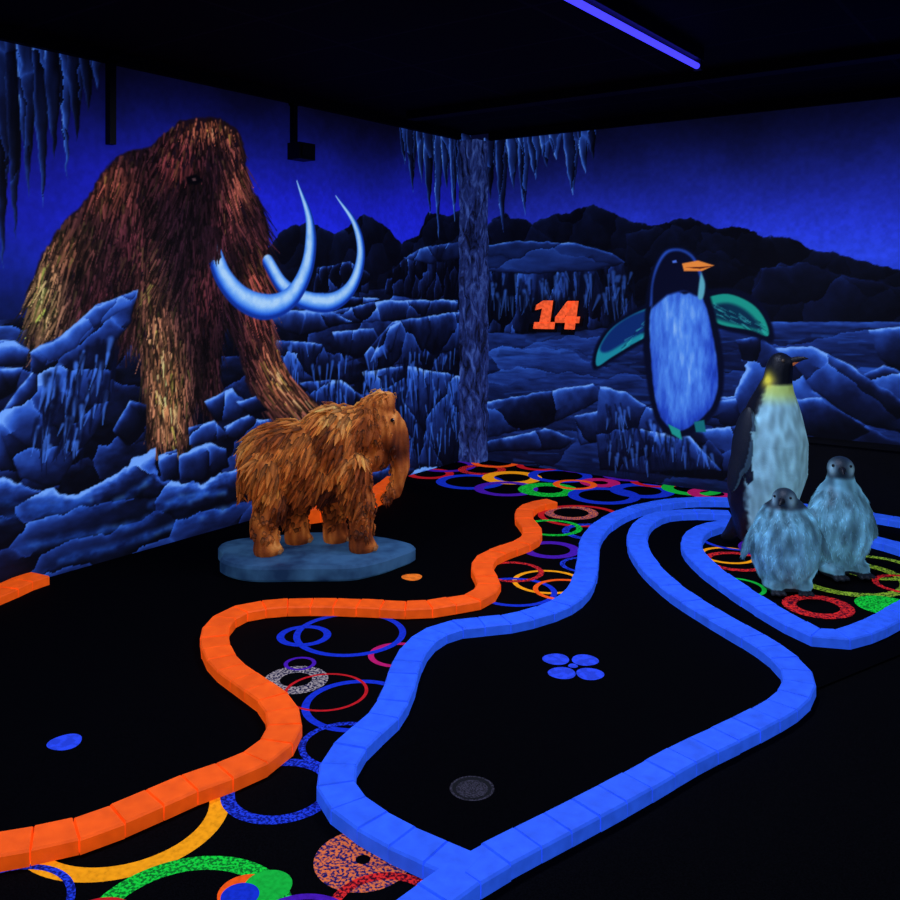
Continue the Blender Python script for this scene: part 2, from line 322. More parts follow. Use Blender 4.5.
for k,p in enumerate([
 [(486,402),(540,392),(592,384),(606,398),(572,414),(545,426),(486,438)],[(486,442),(545,428),(575,438),(560,450),(486,452)],[(574,416),(600,410),(610,440),(580,446)],
 [(868,330),(930,324),(930,376),(904,374),(880,360)],[(864,374),(884,366),(930,382),(930,436),(894,412)],
 [(752,350),(812,346),(850,366),(905,402),(930,440),(860,424),(800,384)],
 [(735,340),(760,336),(792,362),(814,392),(852,418),(905,446),(930,520),(716,480),(724,440),(692,402),(734,396),(746,368)],
 [(690,404),(736,398),(744,432),(702,424)],[(700,430),(745,424),(775,446),(760,478),(716,470)],[(775,400),(820,398),(870,430),(840,446),(790,430)],
 [(600,386),(626,392),(650,408),(702,432),(724,458),(722,480),(600,470),(596,430)],[(640,430),(690,436),(720,470),(650,472)]]):
    m.rock(p,20+k,lo=.06,hi=.62,rim_s=.6,rimw=.02,cell=1.8,tex=.2,rough=.014,l=(-.5+.35*(k%3),.85),crack=.15,bev=.34)
for i in range(220):
    u=rng.uniform(606,715);v=rng.uniform(400,462)
    if v< 396+(u-606)*.5: continue
    a,b=m.P([(u,v),(u+rng.uniform(-3,4),v+rng.uniform(8,22))]);m.hair(a,b,rng.uniform(.007,.015),np.array([4,8,30.]) if rng.random()<.65 else np.array([60,112,222.]),.55)
# ---- penguin painting
DKB=(5,9,34)
m.fill(cr([(654,300),(629,312),(607,328),(594,350),(594,370),(614,360),(638,346),(654,340)],5),DKB,soft=.03)
m.fill(cr([(652,306),(630,316),(610,330),(598,350),(597,366),(612,357),(635,343),(652,334)],5),(26,140,160),soft=.015)
m.fill(cr([(652,308),(630,316),(611,330),(600,348),(608,352),(634,337),(652,329)],5),(12,42,108),soft=.035)
m.fill(cr([(702,290),(730,288),(756,298),(770,318),(773,342),(750,336),(722,330),(704,322)],5),DKB,soft=.03)
m.fill(cr([(703,298),(728,294),(752,304),(765,320),(768,336),(750,330),(722,325),(706,316)],5),(26,150,135),soft=.015)
m.fill(cr([(704,307),(728,303),(748,312),(762,330),(740,325),(720,320),(706,314)],5),(8,46,74),soft=.04)
for i in range(110):
    s_=rng.random()
    if s_<.5: u=rng.uniform(602,648);v=372-(u-600)*1.05+rng.uniform(-6,10);q=(u+rng.uniform(5,9),v-rng.uniform(4,8))
    else: u=rng.uniform(708,762);v=304+(u-708)*.42+rng.uniform(-4,8);q=(u+rng.uniform(5,9),v+rng.uniform(2,6))
    if (s_<.5 and not inpoly(u,v,[(652,308),(630,318),(610,332),(600,350),(612,356),(652,334)])): continue
    a,b=m.P([(u,v),q]);m.hair(a,b,.006,np.array([60,190,190.]) if rng.random()<.5 else np.array([6,30,60.]),.4)
m.fill(cr([(646,296),(650,276),(658,256),(668,247),(684,247),(697,255),(703,268),(708,288),(718,326),(724,366),(721,400),(706,424),(680,438),(660,428),(650,400),(643,350)],5),DKB,soft=.03)
bd=cr([(653,298),(660,289),(672,286),(684,294),(696,290),(704,300),(711,325),(718,365),(716,398),(703,418),(680,432),(665,424),(655,400),(650,350),(649,318)],5)
r=m.sdf(m.P(bd),.006,3,(-.7,.5),.05);w,d,rim,X,Z=r
zr=np.clip((Z-Z.min())/(Z.max()-Z.min()),0,1)
k=np.clip(.25+.42*(1-np.exp(d/.11))+.22*zr-.5*(fbm(X*34,Z*9,5)-.45)+rim*.15,0,1)
m.put(w,ss(-d,-.006,.014),ramp(k,[(0,(10,24,90)),(.35,(34,70,190)),(.7,(76,136,236)),(1,(160,206,252))]))
m.fill(cr([(650,306),(652,282),(657,264),(666,251),(680,249),(692,255),(699,267),(703,283),(700,296),(686,291),(668,295)],5),(40,84,200),soft=.03)
m.fill(cr([(652,308),(653,284),(659,265),(668,253),(680,251),(691,257),(697,268),(701,284),(698,296),(684,291),(667,295)],5),(6,9,36),soft=.03)
m.fill(cr([(701,272),(705,284),(703,298),(698,298),(699,284)],4),(90,170,190),soft=.02)
m.fill([(682,263.5),(698,260.5),(714,265.5),(702,271),(684,271)],(240,140,60),soft=.01)
m.fill([(686,267.5),(713,266),(700,269)],(90,30,20),soft=.006)
m.fill([(672,261),(676,260),(677,262.5),(673,263)],(80,120,230),soft=.01)
m.fill([(668,424),(680,430),(682,440),(672,434)],(30,150,140),soft=.012);m.fill([(694,422),(704,420),(706,432),(696,432)],(20,110,120),soft=.012)
for k,(u,v1,w) in enumerate([(490,200,7),(502,232,7),(513,190,7),(524,216,7),(535,180,8),(546,168,7),(556,160,7),(572,196,9),(584,174,7),(592,160,5)]):
    m.icicle(u,138-(u-490)*.1,v1,w,130+k,1.25)
m.fill([(528,300),(582,297),(586,333),(528,335)],(5,8,24),soft=.09,alpha=.75)  # shadow around the number sign, painted into the mural colour
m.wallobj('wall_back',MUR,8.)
# ============================================================ ROOM SHELL
blk=flat('black_paint',(7,7,11),rough=.8,scale=12)
blk2=flat('black_plastic',(10,10,14),rough=.5,scale=40)
box('wall_right',(8,-10,0),(8.1,0.1,CEIL),blk);box('wall_front',(-.1,-10.1,0),(8.1,-10,CEIL),blk)
cm,n,l,b=newmat('ceiling_tiles')
tc=n.new('ShaderNodeTexCoord');br=n.new('ShaderNodeTexBrick');br.offset=0;br.inputs['Scale'].default_value=1;br.inputs['Brick Width'].default_value=1.2;br.inputs['Row Height'].default_value=.6;br.inputs['Mortar Size'].default_value=.012
br.inputs['Color1'].default_value=(.002,.002,.003,1);br.inputs['Color2'].default_value=(.003,.002,.003,1);br.inputs['Mortar'].default_value=(.012,.011,.016,1)
l.new(tc.outputs['Object'],br.inputs['Vector']);l.new(br.outputs[0],b.inputs['Base Color']);b.inputs['Roughness'].default_value=.85;b.inputs['Specular IOR Level'].default_value=.1
box('ceiling',(-.1,-10.1,CEIL),(8.1,.1,CEIL+.1),cm)
fm=flat('black_carpet_base',(6,6,9),rough=.95,scale=200,c2=(2,2,4),spec=.03)
box('floor',(-.1,-10.1,-.1),(8.1,.1,0),fm)
box('trim_1',(0.003,-10,CEIL-.07),(.05,-.22,CEIL-.001),blk);box('trim_2',(.22,-.05,CEIL-.07),(8,-.003,CEIL-.001),blk)
box('ceiling_beam',(0.25,-1.25,CEIL-.06),(7.99,-1.13,CEIL-.001),blk)
pm,n,l,b=newmat('painted_pillar')
tc=n.new('ShaderNodeTexCoord');mp=n.new('ShaderNodeMapping');mp.inputs['Scale'].default_value=(7,7,2.6);l.new(tc.outputs['Object'],mp.inputs[0])
t1_=n.new('ShaderNodeTexNoise');t1_.inputs['Scale'].default_value=2.0;t1_.inputs['Detail'].default_value=8;t1_.inputs['Roughness'].default_value=.62;t1_.inputs['Distortion'].default_value=1.2;l.new(mp.outputs[0],t1_.inputs['Vector'])
rp=n.new('ShaderNodeValToRGB');l.new(t1_.outputs['Fac'],rp.inputs[0]);e=rp.color_ramp.elements
e[0].position=.38;e[0].color=(*lin((6,9,30)),1);e[1].position=.75;e[1].color=(*lin((70,100,180)),1);x=e.new(.53);x.color=(*lin((28,42,100)),1)
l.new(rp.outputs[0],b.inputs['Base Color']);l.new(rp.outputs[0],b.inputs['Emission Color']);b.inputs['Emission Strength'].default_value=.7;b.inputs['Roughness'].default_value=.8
pl=MB();W=.2
nseg=8
prof=[(0.003,-W)]+[(0.003+(W-.003)*k/nseg,-W) for k in range(1,nseg)]+[(W,-W)]+[(W,-W+(W-.003)*k/nseg) for k in range(1,nseg)]+[(W,-.003),(0.003,-.003)];NP=len(prof);nz=120
vv=[];ff=[]
for k in range(nz+1):
    z=k*(CEIL-.072)/nz
    for (a,c) in prof:
        j=.022*mnoise.noise(Vector((a*14,c*14,z*7)))+.012*mnoise.noise(Vector((a*30,c*30,z*16)));j-=.012
        vv.append((a+(j if a>.15 else 0),c-(j if c<-.15 else 0),z))
for k in range(nz):
    for q in range(NP): a=k*NP+q;b_=k*NP+(q+1)%NP;ff.append((a,b_,b_+NP,a+NP))
ff+=[tuple(range(NP-1,-1,-1)),tuple(nz*NP+i for i in range(NP))]
pl.add(vv,ff,(1,1,1));pl.obj('corner_pillar',pm)
t0=wallpt(803,445,'R');zt=wallpt(850,444,'R')[1]
kb=MB()
v,f=boxv((t0[0],-.09,.0056),(6.5,-.003,zt));kb.add(v,f,(1,1,1));v,f=boxv((t0[0]-.02,-.11,zt),(6.5,-.003,zt+.025));kb.add(v,f,(1,1,1));kb.obj('low_kick_board',blk)
def rodbox(name,u,v0,v1,hw,bx=None):
    a=wallpt(u,v0,'L');c=wallpt(u,v1,'L');M_=MB()
    v,f=boxv((.004,a[0]-hw,c[1]),(.05,a[0]+hw,a[1]));M_.add(v,f,(1,1,1))
    v,f=boxv((.004,a[0]-hw*1.8,a[1]-.03),(.06,a[0]+hw*1.8,a[1]));M_.add(v,f,(1,1,1))
    if bx:
        p=wallpt(bx[0],bx[1],'L');q=wallpt(bx[2],bx[3],'L');v,f=boxv((.004,p[0],q[1]),(.12,q[0],p[1]));M_.add(v,f,(1,1,1))
        v,f=boxv((.12,p[0]+.02,q[1]+.02),(.13,q[0]-.02,p[1]-.02));M_.add(v,f,(1,1,1))
    M_.obj(name,blk2)
rodbox('wall_cable_duct',108,56,145,.02);rodbox('wall_speaker',291,102,146,.015,(287,143,303,162))
# ============================================================ LAMPS
tube=flat('uv_tube_glow',(62,58,255),em=1.7,c2=(62,56,255));cap=flat('lamp_housing',(20,18,40),rough=.5)
def uvlamp(x,y,L,energy,z=2.8):
    e=bpy.data.objects.new('blacklight_tube_lamp',None);sc.collection.objects.link(e);e.location=(x,y,0)
    M_=MB();N=20
    vv=[(.017*math.cos(a*2*math.pi/N),yy,z+.017*math.sin(a*2*math.pi/N)) for yy in(-L/2,L/2) for a in range(N)]
    M_.add(vv,[(i,(i+1)%N,N+(i+1)%N,N+i) for i in range(N)],(1,1,1),0)
    o=M_.obj('tube',tube,smooth=True);o.parent=e
    M_=MB()
    v,f=boxv((-.03,-L/2-.03,z+.03),(.03,L/2+.03,CEIL-.002));M_.add(v,f,(1,1,1))
    for sg in(-1,1):
        v,f=boxv((-.022,sg*(L/2+.012)-.014,z-.022),(.022,sg*(L/2+.012)+.014,z+.035));M_.add(v,f,(1,1,1))
    o=M_.obj('housing',cap);o.parent=e
    ld=bpy.data.lights.new('uv_light','AREA');ld.shape='RECTANGLE';ld.size=.05;ld.size_y=L;ld.energy=energy;ld.color=(.62,.70,1.)
    lo=bpy.data.objects.new('uv_light',ld);sc.collection.objects.link(lo);lo.parent=e;lo.location=(0,0,z-.03)
def atz(u,v,z): d=F*(z-H)/(HZ-v);q=CAM+FW*d+RT*((u-450)/F*d);return q
q=atz(697,66,2.8);LX=float(q[0]);LY=float(q[1])
uvlamp(LX,LY-.8,1.6,54)
uvlamp(1.9,-5.4,1.6,46);uvlamp(6.2,-3.8,1.5,34);uvlamp(5.2,-7.8,1.5,54)  # three more tubes, added out of view to light the room
# ============================================================ FLOOR: rings, greens, curbs
neon=dict(yellow=(250,160,20),green=(20,180,60),blue=(20,48,200),purple=(70,24,170),red=(190,25,35),orange=(250,90,20),magenta=(185,25,105),white=(150,140,190),olive=(140,170,40))
mats=[fm];mid={}
for k,c in neon.items():
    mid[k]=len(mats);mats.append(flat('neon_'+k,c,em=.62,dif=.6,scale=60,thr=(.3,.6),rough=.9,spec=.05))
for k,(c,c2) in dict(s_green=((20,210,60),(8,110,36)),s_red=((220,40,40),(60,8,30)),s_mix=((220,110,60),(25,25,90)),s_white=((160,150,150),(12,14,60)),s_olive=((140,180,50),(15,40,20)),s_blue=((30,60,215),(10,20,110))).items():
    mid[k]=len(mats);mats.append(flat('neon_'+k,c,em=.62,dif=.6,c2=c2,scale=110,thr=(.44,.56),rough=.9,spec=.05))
R=[(125,815,102,.2,'yellow'),(185,925,108,.22,'s_green'),(246,893,28,1,'orange'),(268,886,24,1,'green'),(240,896,19,1,'blue'),(280,790,58,.24,'s_blue'),(363,860,49,.85,'s_mix'),(385,912,60,.2,'s_red'),(0,910,70,.12,'s_blue'),(95,925,40,.3,'red'),(300,935,60,.15,'purple'),
(304,636,27,.28,'blue'),(296,680,32,.5,'s_white'),(358,705,56,.14,'blue'),(326,692,42,.08,'red'),(398,655,30,.2,'magenta'),(350,634,56,.12,'blue'),(345,745,46,.15,'s_blue'),(300,664,16,.25,'purple'),
(551,550,29,.34,'purple'),(548,582,36,.14,'yellow'),(515,592,42,.14,'blue'),(512,572,32,.18,'s_red'),(565,590,32,.16,'orange'),(585,565,25,.2,'s_blue'),
(571,513,27,.35,'s_mix'),(580,516,42,.15,'red'),(592,532,30,.25,'s_blue'),(552,528,30,.2,'s_green'),
(430,474,24,.34,'red'),(446,466,30,.26,'purple'),(470,482,34,.28,'blue'),(482,470,24,.34,'s_red'),(512,478,30,.4,'yellow'),(506,489,32,.3,'purple'),(548,490,30,.5,'s_green'),(560,476,32,.3,'blue'),(600,483,20,.6,'magenta'),(604,496,36,.3,'blue'),(642,491,32,.4,'blue'),(656,482,26,.3,'red'),(692,489,30,.4,'green'),(628,476,26,.3,'purple'),(540,466,24,.32,'red'),(582,468,26,.3,'purple'),(495,463,24,.3,'orange'),(712,494,24,.5,'magenta'),(575,485,22,.3,'orange'),
(848,578,58,.2,'s_olive'),(818,607,34,.4,'s_red'),(885,606,28,1,'s_green'),(736,562,32,.24,'s_red'),(728,556,28,.18,'yellow'),(875,568,40,.2,'s_olive'),(735,588,30,.15,'green'),(780,550,40,.1,'purple'),(905,585,30,.2,'s_red'),(740,540,40,.12,'blue')]
cp=MB();v,f=boxv((.002,-9.9,.0),(7.9,-.002,.001));cp.add(v,f,(1,1,1),0)
for i,(u,v,r,th,c) in enumerate(R):
    cx,cy=G(u,v);rr=r*dep(v)/F;z=.0012+i*.00006;N=72;ri=rr*(1-th)
    vs=[];
    for k in range(N):
        a=2*math.pi*k/N
        for q in (rr,ri):
            vs.append((max(.01,cx+q*math.cos(a)),min(-.01,cy+q*math.sin(a)),z))
    if th>=1: fs=[tuple(2*k for k in range(N))]
    else: fs=[(2*k,2*((k+1)%N),2*((k+1)%N)+1,2*k+1) for k in range(N)]
    cp.add(vs,fs,(1,1,1),mid[c])
cp.obj('ring_pattern_carpet',mats)
CH=.053
OR=[(-110,866),(-60,856),(0,842),(60,832),(120,812),(190,782),(245,762),(275,742),(285,722),(277,700),(250,680),(224,660),(215,640),(219,622),(240,609),(280,603),(330,602),(380,604),(420,605),(455,600),(478,595),(489,583),(482,568),(487,556),(508,547),(528,539),(532,528),(524,517),(527,507),(540,502),(552,500)]
B1=[(472,866),(435,850),(395,832),(355,808),(337,786),(337,766),(353,741),(382,716),(397,692),(405,667),(415,647),(433,632),(462,623),(500,620),(540,611),(567,599),(582,583),(588,560),(590,540),(602,524),(626,511),(656,503),(690,499),(726,499),(770,502),(820,507),(870,514),(930,524)]
B2=[(730,512),(690,511),(660,514),(642,524),(637,540),(646,560),(672,586),(715,614),(765,643),(794,666),(799,684),(784,702),(745,724),(690,750),(625,786),(560,820),(505,848),(472,866),(440,888),(400,918),(370,945)]
B3=[(950,578),(905,606),(862,628),(824,634),(785,616),(742,590),(706,564),(692,546),(696,532),(716,524),(750,521),(800,523),(870,537),(930,555),(975,572)]
def resample(P,st):
    P=[np.array(p)for p in P];D=[0]
    for i in range(1,len(P)):D.append(D[-1]+np.linalg.norm(P[i]-P[i-1]))
    n=max(1,int(round(D[-1]/st)));t=np.linspace(0,D[-1],n+1);A=np.array(P)
    return np.stack([np.interp(t,D,A[:,0]),np.interp(t,D,A[:,1])],-1)
def curb(name,px,col,w=.12,h=CH,step=.115,z0=.0082):
    P=resample(cr([G(u,v,h) for u,v in px],10),step)
    T=np.gradient(P,axis=0);T/=np.linalg.norm(T,axis=1)[:,None];N=np.stack([-T[:,1],T[:,0]],-1);M_=MB()
    for i in range(len(P)-1):
        ch=.006;hh=h+rng.uniform(-.002,.002);sh=rng.uniform(-.002,.002)
        pr=[(-w/2,z0),(-w/2,hh-ch),(-w/2+ch,hh),(w/2-ch,hh),(w/2,hh-ch),(w/2,z0)];vs=[]
        for (p,nn,tt,sg) in((P[i],N[i],T[i],1),(P[i+1],N[i+1],T[i+1],-1)):
            for k,(o,z) in enumerate(pr):
                g=.0012 if k in(0,1,4,5) else .0038
                q=p+nn*(o+sh)+tt*sg*g;vs.append((q[0],q[1],z))
        fs=[(k,(k+1)%6,6+(k+1)%6,6+k) for k in range(6)]+[(5,4,3,2,1,0),(6,7,8,9,10,11)]
        M_.add(vs,fs,lin(np.array(col)*rng.uniform(.95,1.)))
    return M_.obj(name,CURB)
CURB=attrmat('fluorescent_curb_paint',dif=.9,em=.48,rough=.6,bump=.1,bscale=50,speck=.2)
OC=(255,92,16);BC=(44,98,248)
curb('orange_block_curb',OR,OC)
curb('blue_block_curb',B1,BC);curb('blue_block_curb',B2,BC);curb('blue_block_curb',B3,BC)
curb('orange_block_curb',[(-60,606),(-30,600),(-5,592),(22,580),(40,574)],OC,w=.15)
curb('orange_block_curb',[(300,509),(340,503),(368,494),(383,485),(394,476)],OC,h=.1)
gm=flat('black_putting_turf',(5,5,8),rough=.95,scale=300,c2=(2,2,4),spec=.02)
def green(name,P,z=.008,zb=.0056):
    vo,eo,fo,_,_,_=delaunay_2d_cdt([Vector(p) for p in P],[],[list(range(len(P)))],1,1e-5)
    n=len(vo);vs=[(p.x,p.y,z) for p in vo]+[(p.x,p.y,zb) for p in vo]
    fs=[tuple(f) for f in fo];cnt={}
    for f in fs:
        for i in range(len(f)): a,b=f[i],f[(i+1)%len(f)];cnt[(a,b)]=1
    side=[(a,a+n,b+n,b) for (a,b) in cnt if (b,a) not in cnt]
    M_=MB();M_.add(vs,fs+[tuple(i+n for i in f[::-1]) for f in fs]+side,(1,1,1));M_.obj(name,gm)
def W(px): return cr([G(u,v,CH) for u,v in px],4)
s4=wallpt(398,480,'L')[0]
green('putting_green',W(OR)+[G(480,494),G(410,484),(.02,s4),(.02,-5.9),(1.1,-6.2)])
iB=B1.index((726,499))
green('putting_green',W(B1[:iB+1])+W(B2[:B2.index((472,866))])[:-1])
i3=B3.index((750,521))
green('putting_green',W(B2[:B2.index((799,684))+1])+[G(940,640),G(960,590)]+W(B3[1:i3+1]))
spb=flat('spot_blue',(36,70,235),em=.7,dif=.5);spo=flat('spot_orange',(240,120,30),em=.7,dif=.5)
def disc(M_,u,v,r,z=.0088,mi=0,wob=.05):
    cx,cy=G(u,v,.009);N=36;vs=[]
    for k in range(N):
        a=2*math.pi*k/N;q=r*(1+wob*math.sin(3*a+u));vs.append((cx+q*math.cos(a),cy+q*math.sin(a),z))
    for k in range(N): vs.append((vs[k][0],vs[k][1],z-.0004))
    M_.add(vs,[tuple(range(N))]+[(k,N+k,N+(k+1)%N,(k+1)%N) for k in range(N)],(1,1,1),mi)
M_=MB()
for i,(u,v) in enumerate([(556,659),(585,660),(562,673),(590,674)]): disc(M_,u,v,.056,z=.0088+.0003*i,wob=.03)
disc(M_,573,666,.02,z=.0102)
M_.obj('tee_marker',spb)
M_=MB();disc(M_,65,742,.056);M_.obj('floor_spot',spb);M_=MB();disc(M_,412,577,.055);M_.obj('floor_spot',spo)
cupm=flat('cup_speckled',(58,54,66),em=.1,c2=(12,10,16),scale=180,thr=(.42,.58));dk=flat('cup_dark',(5,5,8))
M_=MB();disc(M_,472,788,.07,z=.0088,wob=0);disc(M_,472,788,.062,z=.0094,mi=1,wob=0);disc(M_,472,789,.05,z=.0100,mi=0,wob=0);M_.obj('golf_hole_cup',[cupm,dk])
# ============================================================ HOLE NUMBER SIGN "14"
def sgn(polys,y0,y1,M_,mi):
    for P in polys:
        Q=[wallpt(u,v,'R') for u,v in P];n_=len(Q)
        vs=[(a,-y0,z) for a,z in Q]+[(a,-y1,z) for a,z in Q]
        M_.add(vs,[tuple(range(n_,2*n_)),tuple(range(n_-1,-1,-1))]+[(i,(i+1)%n_,n_+(i+1)%n_,n_+i) for i in range(n_)],(1,1,1),mi)
ONE=[[(544,308),(537,310),(538,305),(545,300.5),(554,300.5),(551,323),(541,323)],[(536,322),(556,322),(555,329),(535,328.5)]]
FOUR=[[(569,301),(577.5,301),(565,317.5),(557,317)],[(557,316.5),(581,316.5),(580,323),(556.5,322.5)],[(570,301),(579.5,301),(575.5,329.5),(566,329)]]
M_=MB();S=[]
for P in ONE+FOUR:
    cx=sum(p[0] for p in P)/len(P);cy=sum(p[1] for p in P)/len(P);S.append([((u-cx)*1.4+cx-2,(v-cy)*1.22+cy+2.5) for u,v in P])  # dark backing: enlarged digit copies, offset to stand in for their shadow
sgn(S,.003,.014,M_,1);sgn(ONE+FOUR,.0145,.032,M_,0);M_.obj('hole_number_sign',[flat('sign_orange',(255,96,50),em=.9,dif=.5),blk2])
# ============================================================ ANIMALS
class Blob:
    def __init__(s): s.bm=bmesh.new()
    def ell(s,c,r,rot=(0,0,0)):
        M=Matrix.Translation(c)@Euler(rot).to_matrix().to_4x4()@Matrix.Diagonal((*r,1));bmesh.ops.create_icosphere(s.bm,subdivisions=3,radius=1,matrix=M)
    def chain(s,pts,n=7,sx=1,sy=1):
        for i in range(len(pts)-1):
            a=np.array(pts[i]);b=np.array(pts[i+1])
            for k in range(n+1):
                p=a+(b-a)*k/n;M=Matrix.Translation(p[:3])@Matrix.Diagonal((p[3]*sx,p[3]*sy,p[3],1));bmesh.ops.create_icosphere(s.bm,subdivisions=2,radius=1.03,matrix=M)
    def mesh(s,vox=.01,it=6):
        me=bpy.data.meshes.new('t');s.bm.to_mesh(me);s.bm.free();o=bpy.data.objects.new('t',me);sc.collection.objects.link(o)
        r=o.modifiers.new('r','REMESH');r.mode='VOXEL';r.voxel_size=vox
        q=o.modifiers.new('s','SMOOTH');q.factor=.5;q.iterations=it
        dg=bpy.context.evaluated_depsgraph_get();ev=bpy.data.meshes.new_from_object(o.evaluated_get(dg))
        n=len(ev.vertices);V=np.zeros(n*3);ev.vertices.foreach_get('co',V);V=V.reshape(-1,3);N=np.array([v.normal[:] for v in ev.vertices])
        Fc=[tuple(p.vertices) for p in ev.polygons];bpy.data.objects.remove(o);bpy.data.meshes.remove(ev);bpy.data.meshes.remove(me);return V,N,Fc
def nz3(p,s): return mnoise.noise(Vector((p[0]*s,p[1]*s,p[2]*s)))
def sphere(M_,c,r,col):
    bm=bmesh.new();bmesh.ops.create_icosphere(bm,subdivisions=2,radius=r,matrix=Matrix.Translation(c));bm.verts.index_update()
    M_.add([v.co[:] for v in bm.verts],[[v.index for v in f.verts] for f in bm.faces],lin(col));bm.free()
# ---- young mammoth statue
b=Blob()
b.ell((-.13,0,.56),(.33,.20,.22));b.ell((.12,0,.63),(.22,.19,.25));b.ell((-.29,0,.52),(.16,.18,.20));b.ell((.02,0,.46),(.30,.17,.20))
b.ell((.22,0,.69),(.2,.15,.18));b.ell((.36,0,.75),(.14,.14,.17));b.ell((.40,0,.87),(.105,.105,.08));b.ell((.44,0,.72),(.11,.115,.16));b.ell((.37,0,.57),(.09,.10,.12))
b.chain([(.48,0,.72,.088),(.52,0,.60,.072),(.53,0,.48,.057),(.51,0,.38,.048),(.475,0,.31,.042),(.445,0,.285,.035)])
for (x,y,hind) in[(-.29,-.11,1),(-.12,.11,1),(.28,-.11,0),(.12,.11,0)]:
    if hind: b.chain([(x*.6-.12,y,.5,.13),(x+.03,y,.30,.09),(x-.015,y,.16,.068),(x,y,.07,.075),(x+.005,y,.035,.082)])
    else: b.chain([(.18+(x-.2)*.4,y,.5,.12),(x,y,.28,.083),(x+.005,y,.15,.068),(x,y,.07,.075),(x+.005,y,.035,.082)])
    b.ell((x+.04,y,.03),(.06,.07,.035))
b.chain([(-.40,0,.60,.035),(-.43,0,.5,.026),(-.435,0,.40,.024),(-.43,0,.35,.012)])
for s_ in(-1,1): b.ell((.31,s_*.15,.73),(.06,.024,.10),(s_*.2,0.1,s_*.35))
V,N,Fc=b.mesh(.011,5);V[:,2]=np.maximum(V[:,2],.0)
disp=np.array([nz3((p[0],p[1],p[2]*.3),22)*.018+nz3(p,9)*.012 for p in V]);low=ss(V[:,2],.04,.12);V=V+N*(disp*low)[:,None]
M_=MB()
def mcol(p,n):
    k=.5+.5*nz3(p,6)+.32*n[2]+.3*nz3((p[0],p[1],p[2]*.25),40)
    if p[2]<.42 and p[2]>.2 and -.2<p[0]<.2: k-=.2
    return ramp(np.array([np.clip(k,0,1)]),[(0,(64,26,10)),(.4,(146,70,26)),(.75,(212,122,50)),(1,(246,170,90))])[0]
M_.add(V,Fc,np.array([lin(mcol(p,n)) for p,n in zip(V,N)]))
rp_=np.random.default_rng(3)
tf=[]
for i in rp_.choice(len(Fc),2700,replace=True):
    f=Fc[i];p=V[list(f)].mean(0);n_=N[list(f)].mean(0);n_/=np.linalg.norm(n_)+1e-9
    if p[2]<.1 or p[0]>.49 or n_[2]<-.6:continue
    if p[0]>.30 and p[2]>.5 and rp_.random()<.5: continue
    tf.append((p,n_))
tf.sort(key=lambda q:q[0][2])
for p,n_ in tf:
    d=np.array([-.4 if p[0]<.3 else .05,0,-1.])+rp_.normal(0,.12,3);
    if n_[2]>.8: d+=np.array([-.8,0,0])
    d-=n_*d.dot(n_);d/=np.linalg.norm(d)+1e-9;sd=np.cross(d,n_)
    L=rp_.uniform(.06,.125)*(.5 if p[2]<.25 or p[0]>.3 else 1.15);w_=rp_.uniform(.010,.020)*(.65 if p[0]>.3 else 1)
    L=min(L,max(.02,(p[2]-.03)))
    vs=[p-sd*w_*.6,p+sd*w_*.6,p+d*L*.45-sd*w_+n_*.006,p+d*L*.45+sd*w_+n_*.006,p+d*L*.4+n_*.017,p+d*L+n_*.005]
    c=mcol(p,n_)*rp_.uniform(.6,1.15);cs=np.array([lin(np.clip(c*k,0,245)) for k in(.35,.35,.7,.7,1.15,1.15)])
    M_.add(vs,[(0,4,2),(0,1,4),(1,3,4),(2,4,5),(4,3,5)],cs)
for s_ in(-1,1):
    sphere(M_,(.472,s_*.1,.79),.013,(8,5,6));sphere(M_,(.48,s_*.107,.795),.004,(200,190,190))
    for k in range(3):
        for (x,y) in[(-.29,-.11),(-.12,.11),(.28,-.11),(.12,.11)]:
            if s_==1: sphere(M_,(x+.085+.008*(k==1),y+(k-1)*.04,.02),.015,(150,100,60))
BX,BY=G(315,547,.09);BZ=.091
MF=attrmat('shaggy_fur_paint',dif=.95,em=.20,rough=.7,bump=.4,bscale=90)
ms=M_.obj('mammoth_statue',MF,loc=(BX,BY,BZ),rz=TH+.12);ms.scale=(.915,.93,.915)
PM=flat('ice_plinth_paint',(60,106,150),em=.28,dif=.7,c2=(26,54,92),scale=6,thr=(.35,.65))
M_=MB();N_=72
def pr(a): return .54*(1+.05*math.sin(3*a+.6)+.035*math.sin(5*a+1)+.02*math.sin(9*a)),.345*(1+.06*math.sin(2*a+1)+.05*math.sin(5*a))
vs=[]
for (k,z) in((.97,.0082),(1,.02),(1,.075),(.975,.09)):
    for i in range(N_):
        a=2*math.pi*i/N_;rx,ry=pr(a);vs.append((rx*k*math.cos(a),ry*k*math.sin(a),z))
fs=[(r_*N_+i,r_*N_+(i+1)%N_,(r_+1)*N_+(i+1)%N_,(r_+1)*N_+i) for r_ in range(3) for i in range(N_)]+[tuple(range(N_-1,-1,-1)),tuple(3*N_+i for i in range(N_))]
M_.add(vs,fs,(1,1,1));px_,py_=G(311,549,.09);M_.obj('statue_plinth',PM,loc=(px_,py_,0),rz=TH)
